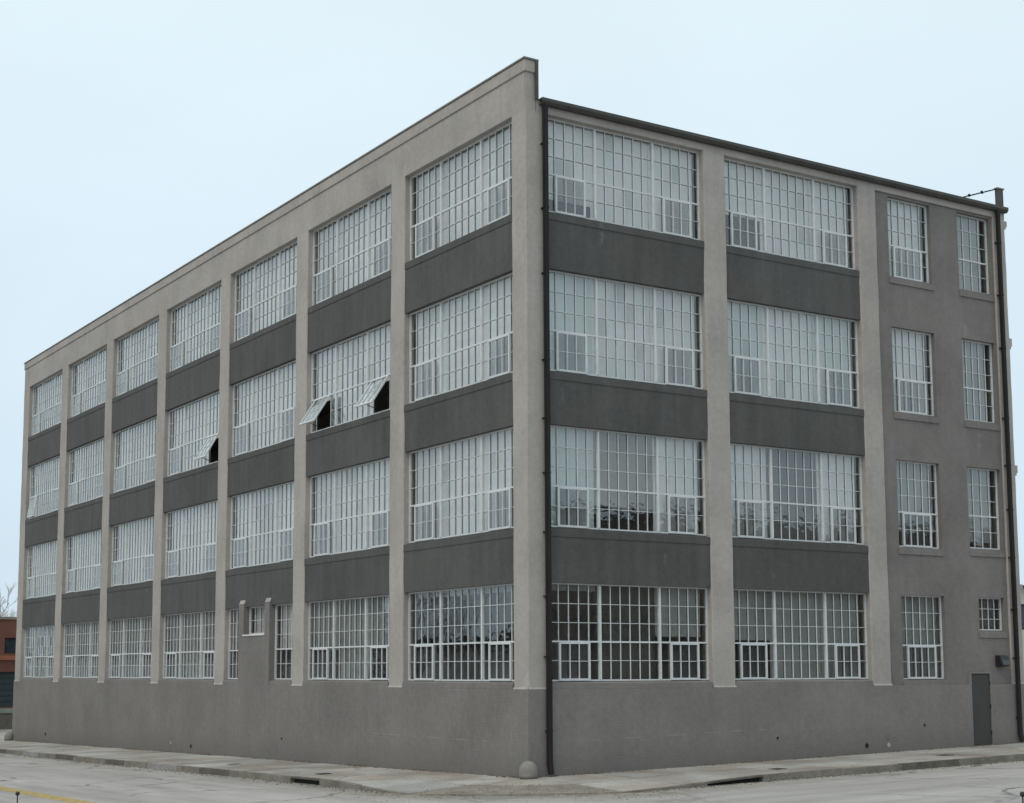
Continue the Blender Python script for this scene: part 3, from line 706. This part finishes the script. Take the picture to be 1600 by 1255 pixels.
# left facade
LSH = {4: {0: full(w_, w_, p_), 1: full(w_, w_, p_)}, 3: {1: [(w_, 0.62), (w_, 1), (w_, 0.62)], 3: [(w_, .62), (w_, 1), (w_, 1)]}}
for k, (a, b) in enumerate(LB):
    for f in (4, 3, 2):
        sh = LSH.get(f, {}).get(k) or full(*(random.choice((w_, w_, w_, p_)) for _ in range(3)))
        op = {}
        if (f, k) == (3, 1): op = {0: R(33), 2: R(33)}
        if (f, k) == (3, 3): op = {0: R(30)}
        if (f, k) == (3, 6): op = {2: R(9)}
        # on the left facade section 0 is the one nearest the corner
        window(FL, a, b, S[f], H[f], SIX, vents=V2, shades=sh, opened=op)
    bp = None
    if k == 0: window(FL, a, b, S[1], H[1], SIX, vents=V2, shades=[(g_, .06)] * 3)
    elif k == 1: window(FL, a, b, S[1], H[1], SIX, vents=V2, shades=[(g_, .62), (g_, 1), (g_, .62)])
    elif k == 2:
        window(FL, a, 14.44, S[1], H[1], (4,), vents=(), shades=[(p_, .64)])
        window(FL, 16.84, b, S[1], H[1], (4,), vents=(), shades=[(p_, .64)])
        window(FL, 14.80, 16.45, 1.16, H[1], (4,), rows=2, transom=0, shades=[(p_, 1)])
    else: window(FL, a, b, S[1], H[1], SIX, vents=V2, shades=[(random.choice((g_, g_, 'shade_mid')), 1) for _ in range(3)])
# right facade
RSH = {(4, 0): [(w_, .82), (w_, 1), (w_, 1)], (3, 0): full(c_, w_, w_), (2, 0): [(c_, 1), (tn, .74), (w_, 1)], (1, 0): [(g_, .06), (ol, 1), (g_, .52)],
       (4, 1): [(w_, .60), (w_, 1), (w_, 1)], (3, 1): full(c_, w_, c_), (2, 1): full(w_, dk, w_), (1, 1): [(g_, .55), (g_, 1), (g_, 1)]}
for k, (a, b) in enumerate(RB):
    for f in (4, 3, 2, 1): window(FR, a, b, S[f], H[f], SIX, vents=V2, shades=RSH[f, k])
# first floor sills of painted brick
for k, (a, b) in enumerate(LB):
    if k == 2:
        sill(FL, a + 0.001, 14.44, S[1], 'grey_paint', B, -0.012, 0.164); sill(FL, 16.84, b - 0.001, S[1], 'grey_paint', B, -0.012, 0.164)
    else: sill(FL, a + 0.03, b - 0.001, S[1], 'grey_paint', B, -0.012, 0.164)
for a, b in RB: sill(FR, a + 0.001, b - 0.03, S[1], 'grey_paint', B, -0.012, 0.164)
# blocked doorway with a small window, in the third bay
bm = wall_holes(FL, 14.44, 16.84, BASE + 0.001, H[1] + 0.10, -0.0305, 0.3, [(14.80, 16.45, 1.16, H[1] + 0.2)])
inf = obj('doorway_infill', bm, 'grey_paint', B)
for a, b in ((14.44, 14.80), (16.45, 16.84)):
    bm = nb(); z = H[1] + 0.101
    hexa(bm, [FL(b, -0.0305, z), FL(a, -0.0305, z), FL(a, 0.028, z), FL(b, 0.028, z), FL(b, -0.015, z + 0.02), FL(a, -0.015, z + 0.02), FL(a, 0.028, z + 0.12), FL(b, 0.028, z + 0.12)])
    obj('pier_cap', fix(bm), 'taupe_paint', inf)
bm = nb(); fbox(bm, FL, 14.801, 16.47, -0.06, 0.18, 1.115, 1.159); obj('sill', fix(bm), 'ledge_white', inf)
for a, b in ((LB[2][0], 14.44), (16.84, LB[2][1])):     # dark sheeting behind the lower panes
    bm = nb(); fbox(bm, FL, a + 0.05, b - 0.05, DW + 0.069, DW + 0.073, S[1] + 0.04, S[1] + 0.92); obj('blanking_sheet', fix(bm), 'dark_metal', inf)
# stair bay on the right: plain wall with small windows
CW = {4: (12.35, 14.08, 11.01, 13.335), 3: (12.35, 14.08, 7.14, 9.56), 2: (12.35, 14.08, 3.356, 5.786), 1: (12.35, 14.08, -0.29, 2.035)}
DWIN = {4: (15.23, 16.66, 11.03, 13.335, 4), 3: (15.23, 16.66, 7.16, 9.56, 5), 2: (15.23, 16.66, 3.43, 5.79, 4)}
D1 = (15.5, 16.6, 1.085, 2.04)
holes = [CW[f] for f in CW] + [DWIN[f][:4] for f in DWIN] + [D1, (DOOR[0], DOOR[1], -1.0, -0.083)]
pan = obj('stair_wall', wall_holes(FR, 11.831, 16.749, BASE + 0.0005, 13.404, 0.05, 0.3, holes), 'panel_paint', B)
CSH = {4: (w_, 1), 3: (w_, 1), 2: (g_, .8), 1: (g_, 1)}
DSH = {4: (g_, 1), 3: (g_, 1), 2: (g_, .9)}
for f in CW:
    a, b, z0, z1 = CW[f]; window(FR, a, b, z0, z1, (6,), vents=((0, 1, 4),), shades=[CSH[f]], shade_gap=0.05 if f > 1 else -0.3); sill(FR, a - 0.04, b + 0.04, z0, 'panel_paint', pan, 0.02, 0.2)
for f in DWIN:
    a, b, z0, z1, n_ = DWIN[f]; window(FR, a, b, z0, z1, (n_,), shades=[DSH[f]]); sill(FR, a - 0.02, b + 0.05, z0, 'panel_paint', pan, 0.02, 0.22)
window(FR, *D1, (4,), rows=3, transom=0, shades=[(dk, 1)]); sill(FR, D1[0] - 0.03, D1[1] + 0.05, D1[2], 'panel_paint', pan, 0.02, 0.2)
# door
bm = nb(); fbox(bm, FR, DOOR[0] + 0.045, DOOR[1] - 0.045, 0.0, 0.045, -2.5, -0.13); door = obj('door', fix(bm), 'door_paint', B)
bm = nb(); fbox(bm, FR, DOOR[0], DOOR[0] + 0.0445, -0.036, 0.1, -2.5, -0.0835); fbox(bm, FR, DOOR[1] - 0.0445, DOOR[1], -0.036, 0.1, -2.5, -0.0835); fbox(bm, FR, DOOR[0] + 0.045, DOOR[1] - 0.045, -0.034, 0.1, -0.128, -0.0835)
obj('door_frame', fix(bm), 'grey_paint', door)
for z in (-0.45, -1.1, -1.85):
    bm = nb(); cyl(bm, (DOOR[1] - 0.05, -0.012, z), (DOOR[1] - 0.05, -0.012, z + 0.11), 0.014, 0.014, 6); obj('hinge', bm, 'dark_metal', door)
# downspouts
def downspout(x0, x1, zb):
    bm = nb(); xbox(bm, x0, x1, -0.16, -0.06, zb + 0.25, EAVE - 0.15); fix(bm); bevel(bm, 0.015, 2)
    o = obj('downspout', bm, 'dark_metal', B)
    bm = nb(); hexa(bm, [(x0 + .01, -0.21, zb + 0.02), (x1 - .01, -0.21, zb + 0.02), (x1 - .01, -0.12, zb + 0.0), (x0 + .01, -0.12, zb + 0.0), (x0 + .004, -0.156, zb + 0.27), (x1 - .004, -0.156, zb + 0.27), (x1 - .004, -0.064, zb + 0.27), (x0 + .004, -0.064, zb + 0.27)]); obj('shoe', fix(bm), 'dark_metal', o)
    for z in (12.6, 11.0, 9.4, 7.3, 5.9, 4.6, 3.2, 1.7, 0.3, -1.4):
        bm = nb(); xbox(bm, x0 - 0.016, x1 + 0.002, -0.163, 0.0, z, z + 0.026); fix(bm); obj('strap', bm, 'dark_metal', o)
    return o
downspout(0.445, 0.572, -2.38); downspout(16.79, 16.92, -2.08)
# small wall vents near the foot of the base
for F, s, z in ((FL, 38.0, -2.70), (FL, 20.8, -2.54), (FL, 13.4, -2.02), (FR, 10.77, -2.01), (FR, 7.6, -1.73), (FR, 13.0, -1.52)):
    r_ = 0.06 if z < -1.9 and s != 13.4 else 0.03
    bm = nb(); cyl(bm, F(s, -0.05, z), F(s, 0.0, z), r_, r_ * 1.2, 10); o = obj('wall_vent', fix(bm), 'void', B)
for F, s, z in ((FL, 22.75, -2.26), (FR, 11.6, -1.78)):
    bm = nb(); cyl(bm, F(s, -0.038, z), F(s, 0.0, z), 0.10, 0.11, 14); obj('anchor_plate', fix(bm), 'grey_paint', B)
    bm = nb(); cyl(bm, F(s, -0.036, z - 0.24), F(s, 0.0, z - 0.24), 0.06, 0.07, 8); obj('anchor_plate', fix(bm), 'taupe_paint', B)

# panes: the 300 that show largest are objects, the rest one mass of glass
def area(p):
    W, F, a, b, c, e, d, T = p
    q = [proj(F(a, d, c)), proj(F(b, d, c)), proj(F(a, d, e))]
    return abs((q[1][0] - q[0][0]) * (q[2][1] - q[0][1]) - (q[1][1] - q[0][1]) * (q[2][0] - q[0][0]))
order = sorted(range(len(PANES)), key=lambda i: -area(PANES[i]))
single = set(order[:300]); cache = {}; rest = nb(); tint = rest.faces.layers.float.new('tint')
def pane_box(bm, F, a, b, c, e, d, T=None, tilt=(0, 0)):
    vs = fbox(bm, F, a, b, d - 0.002, d + 0.002, c, e)
    inward = Vector(F(0, 1, 0)); ss = Vector(F(1, 0, 0)); cen = Vector(F((a + b) / 2, d, (c + e) / 2))
    for v in vs:
        r = v.co - cen; v.co += inward * (r.dot(ss) * tilt[0] + r.z * tilt[1])
    if T is not None:
        for v in vs: v.co = T @ v.co
for i, (W, F, a, b, c, e, d, T) in enumerate(PANES):
    tilt = (random.gauss(0, 0.004), random.gauss(0, 0.004))
    if i in single and T is None:
        key = (F is FL, round(b - a, 4), round(e - c, 4), random.randrange(4))
        if key not in cache:
            bm = nb(); pane_box(bm, F, -(b - a) / 2, (b - a) / 2, -(e - c) / 2, (e - c) / 2, 0, None, tilt); fix(bm)
            me = bpy.data.meshes.new('pane'); bm.to_mesh(me); bm.free(); me.materials.append(MATS['window_glass']); cache[key] = me
        obj('pane', cache[key], None, W, F((a + b) / 2, d, (c + e) / 2))
    else:
        k0 = len(rest.faces); pane_box(rest, F, a, b, c, e, d, T, tilt); tv = random.random()
        rest.faces.ensure_lookup_table()
        for f_ in rest.faces[k0:]: f_[tint] = tv
tag(obj('window_panes', fix(rest), 'window_glass', B), kind='stuff')

# ------------------------------------------------------------------ things by the building
# wall light by the door
wl = tag(empty('wall_light', (16.29, 0.05, 0.06)), 'black boxy wall light mounted above and right of the grey door', 'light')
bm = nb(); xbox(bm, 16.10, 16.48, -0.02, 0.049, 0.06, 0.39); bevel(fix(bm), 0.012, 1); obj('back_box', bm, 'black_plastic', wl)
bm = nb(); hexa(bm, [(16.11, -0.20, 0.10), (16.47, -0.20, 0.10), (16.47, -0.021, 0.07), (16.11, -0.021, 0.07), (16.11, -0.13, 0.38), (16.47, -0.13, 0.38), (16.47, -0.021, 0.38), (16.11, -0.021, 0.38)]); bevel(fix(bm), 0.012, 1); obj('hood', bm, 'black_plastic', wl)
bm = nb(); hexa(bm, [(16.15, -0.207, 0.12), (16.43, -0.207, 0.12), (16.43, -0.19, 0.12), (16.15, -0.19, 0.12), (16.15, -0.172, 0.25), (16.43, -0.172, 0.25), (16.43, -0.155, 0.25), (16.15, -0.155, 0.25)]); obj('lens', fix(bm), 'lamp_lens', wl)
# guard stones at two corners
def guard_stone(x, y, label, r=0.215, h=0.42):
    z = PZ(x, y) - 0.02; bm = nb(); prof = [(r * 0.97, 0.03), (r, 0.10), (r * 1.0, h * 0.45)] + [(r * math.cos(t), h * 0.45 + (h * 0.55) * math.sin(t)) for t in (R(18), R(36), R(54), R(70), R(82))]
    n_ = 24; rings = []
    for pr, pz in prof:
        rings.append([bm.verts.new((x + (pr + random.uniform(-.004, .004)) * math.cos(2 * math.pi * i / n_), y + (pr + random.uniform(-.004, .004)) * math.sin(2 * math.pi * i / n_), z + pz)) for i in range(n_)])
    for A_, B_ in zip(rings, rings[1:]):
        for i in range(n_): bm.faces.new((A_[i], A_[(i + 1) % n_], B_[(i + 1) % n_], B_[i]))
    bm.faces.new(rings[-1]); bm.faces.new(rings[0][::-1])
    for f in bm.faces: f.smooth = True
    o = obj('guard_stone', fix(bm), 'concrete_stone'); tag(o, label, 'guard stone', 'guard stones at the corners of the factory')
    bm = nb(); cyl(bm, (x, y, z - 0.01), (x, y, z + 0.045), r * 0.9, r * 0.9, 16); obj('gap_shadow', bm, 'void', o)  # near-black disc painted in as the shadow in the gap under the stone
guard_stone(-0.12, -0.16, 'domed concrete guard stone at the near corner beside the downspout')
guard_stone(-0.16, 43.35, 'domed concrete guard stone at the far left corner of the factory')
# thin marker rods at the bottom corners of the view
for x, y, h, lab in ((-11.11, 1.62, 0.45, 'thin black rod with a round knob standing by the yellow line'), (0.63, -13.16, 0.40, 'thin black rod with a round knob at the bottom right edge')):
    z = G(x, y) - KERB; e = tag(empty('marker_rod', (x, y, z)), lab, 'rod', 'marker rods standing in the road')
    bm = nb(); cyl(bm, (x, y, z - 0.01), (x, y, z + h - 0.03), 0.014, 0.012, 8); obj('rod', bm, 'black_plastic', e)
    bm = nb(); bmesh.ops.create_uvsphere(bm, u_segments=12, v_segments=8, radius=0.045, matrix=Matrix.Translation((x, y, z + h - 0.015))); obj('knob', bm, 'black_plastic', e)

# ------------------------------------------------------------------ buildings and trees around
def grid_window(parent, P, u0, u1, z0, z1, d, cols_, rows_, fmat='dark_metal', gmat='old_glass'):
    """P maps (u, d, z) to the place; a framed window with panes as a part"""
    bm = nb(); f = 0.06
    def bx(a, b, c, e, d0, d1): hexa(bm, [P(a, d0, c), P(b, d0, c), P(b, d1, c), P(a, d1, c), P(a, d0, e), P(b, d0, e), P(b, d1, e), P(a, d1, e)])
    bx(u0, u1, z0, z0 + f, d, d + .1); bx(u0, u1, z1 - f, z1, d, d + .1); bx(u0, u0 + f, z0 + f, z1 - f, d, d + .1); bx(u1 - f, u1, z0 + f, z1 - f, d, d + .1)
    for k in range(1, cols_): x = u0 + (u1 - u0) * k / cols_; bx(x - .03, x + .03, z0 + f, z1 - f, d + .01, d + .09)
    W = obj('window', fix(bm), fmat, parent)
    bm = nb(); hexa(bm, [P(u0 + .02, d + .05, z0 + .02), P(u1 - .02, d + .05, z0 + .02), P(u1 - .02, d + .06, z0 + .02), P(u0 + .02, d + .06, z0 + .02), P(u0 + .02, d + .05, z1 - .02), P(u1 - .02, d + .05, z1 - .02), P(u1 - .02, d + .06, z1 - .02), P(u0 + .02, d + .06, z1 - .02)])
    obj('pane', fix(bm), gmat, W)
# red brick building at the end of the left street
YB = 72.0; FY = lambda u, d, z: (u, YB + d, z)
bb = tag(empty('brick_building', (8, YB, -3.6)), 'low red brick building with dark windows beyond the far left corner', 'building')
hl = [(u, u + 3.6, 1.2, 2.2) for u in (-6.2, -1.8, 2.6, 7.0, 11.4)]
dl = [(-6.2, -2.6, -2.27, 0.0), (4.2, 8.4, -2.27, 0.0)]
obj('wall', wall_holes(FY, -8, 18, -3.9, 3.4, 0, 14, hl + dl), 'red_brick', bb)
bm = nb(); xbox(bm, -8.1, 18.1, YB - 0.08, YB + 14.1, 3.401, 3.57); obj('coping', fix(bm), 'brown_brick', bb)
for h_ in hl: grid_window(bb, FY, *h_, 0.12, 4, 1)
bm = nb(); xbox(bm, -8, 18, YB - 0.10, YB - 0.001, 0.76, 1.06); obj('stone_band', fix(bm), 'rust_paint', bb)
for a, b, c_0, c_1 in dl:
    bm = nb(); xbox(bm, a, b, YB + 0.2, YB + 0.26, c_0, c_1); dr_ = obj('dock_door', fix(bm), 'teal_door', bb)
    for q in range(1, 6): 
        bm = nb(); zz = c_0 + (c_1 - c_0) * q / 6; xbox(bm, a, b, YB + 0.17, YB + 0.199, zz - 0.02, zz + 0.02); obj('door_rib', fix(bm), 'teal_door', dr_)
bm = nb(); xbox(bm, -8, 18, YB - 1.6, YB - 0.001, -3.9, -2.62); dk_ = obj('loading_dock', fix(bm), 'kerb_dark', bb)
bm = nb(); xbox(bm, -8.02, 18.02, YB - 1.65, YB - 0.002, -2.619, -2.36); obj('dock_edge', fix(bm), 'green_ledge', dk_)

def tree(name, x, y, z, h, label, group, trunk_mat, seed, levels=6, spread=0.55):
    rnd = random.Random(seed); e = tag(empty(name, (x, y, z)), label, 'tree', group)
    tb, cb = nb(), nb()
    def grow(p, d, L, r, lv):
        q = p + d * L; bmm = tb if lv >= levels - 1 else cb
        r = max(r, 0.014); cyl(bmm, p, q, r, max(r * 0.72, 0.012), 6 if lv > 2 else 4, False)
        if lv == 0: return
        for _ in range(3 if lv < levels - 1 else 4):
            ax = Vector((rnd.gauss(0, 1), rnd.gauss(0, 1), rnd.gauss(0, 0.6))).normalized()
            nd_ = (d + ax * spread * rnd.uniform(0.6, 1.3) + Vector((0, 0, 0.12))).normalized()
            st = p + d * L * rnd.uniform(0.55, 1.0)
            grow(st, nd_, L * rnd.uniform(0.60, 0.82), r * rnd.uniform(0.5, 0.66), lv - 1)
    grow(Vector((x, y, z)), Vector((rnd.gauss(0, .04), rnd.gauss(0, .04), 1)).normalized(), h * 0.30, h * 0.022, levels)
    obj('trunk', tb, trunk_mat, e); obj('crown', cb, trunk_mat, e)
tree('bare_tree', 11.0, 92, -4.0, 12.6, 'pale bare tree showing above the red brick building', None, 'bark', 3, 7, 0.66)

# pale building beyond the right end of the factory
pb = tag(empty('stucco_building', (46, 24, -2.0)), 'pale building just visible past the right edge of the factory', 'building')
FP = lambda u, d, z: (u, 20 + d, z)
hp = [(u, u + 2.2, 1.9, 3.15) for u in (41.6, 45.2, 48.8, 52.4)]
obj('wall', wall_holes(FP, 40.5, 60, -3.0, 3.95, 0, 12, hp), 'pale_stucco', pb)
bm = nb(); xbox(bm, 40.3, 60.2, 19.8, 32.2, 3.951, 4.06); obj('roof', fix(bm), 'dark_metal', pb)
for h_ in hp: grid_window(pb, FP, *h_, 0.1, 3, 1)

# across the streets, behind the photographer: only mirrored in the ground floor glass
ws = tag(empty('warehouse', (-24, 60, -3.5)), 'pale single storey warehouse with a dark eave mirrored in the ground floor glass', 'building')
FX = lambda u, d, z: (-22 - d, u, z)
hw_ = [(u, u + 3.2, -1.4, 0.4) for u in range(30, 116, 17)]
obj('wall', wall_holes(FX, 22, 120, -5, 1.15, 0, 16, hw_), 'white_wall', ws)
bm = nb(); xbox(bm, -38.5, -21.3, 21.5, 120.5, 1.151, 1.70); obj('eave', fix(bm), 'roofing', ws)
bm = nb(); xbox(bm, -38, -23, 79, 119, 1.701, 6.2); obj('added_storey', fix(bm), 'tan_brick', ws)  # unseen storey, added to darken what the far ground floor panes mirror
bm = nb(); xbox(bm, -38.2, -22.8, 78.8, 119.2, 6.201, 6.5); obj('coping', fix(bm), 'roofing', ws)
for h_ in hw_: grid_window(ws, FX, *h_, 0.12, 3, 1)
tree('street_tree', -18.4, 40, -3.3, 12.5, 'dark bare street tree mirrored in the ground floor windows near the corner', 'street trees across the left street', 'dark_bark', 11, 3, 0.7)
tree('street_tree', -19.2, 55, -3.6, 11.0, 'dark bare street tree mirrored farther from the corner', 'street trees across the left street', 'dark_bark', 21, 3, 0.7)
bh = tag(empty('brown_brick_warehouse', (50, -48, -2)), 'dark brown brick warehouse mirrored in the right hand ground floor windows', 'building')
FZ = lambda u, d, z: (u, -46 - d, z)
hz = [(u, u + 3.0, z_, z_ + 2.4) for u in range(20, 92, 5) for z_ in (1.0, 5.6)]
obj('wall', wall_holes(FZ, 14, 96, -4, 9.7, 0, 18, hz), 'brown_brick', bh)
bm = nb(); xbox(bm, 13.8, 96.2, -64.2, -45.8, 9.701, 10.0); obj('coping', fix(bm), 'roofing', bh)
for h_ in hz: grid_window(bh, FZ, *h_, 0.12, 4, 1)
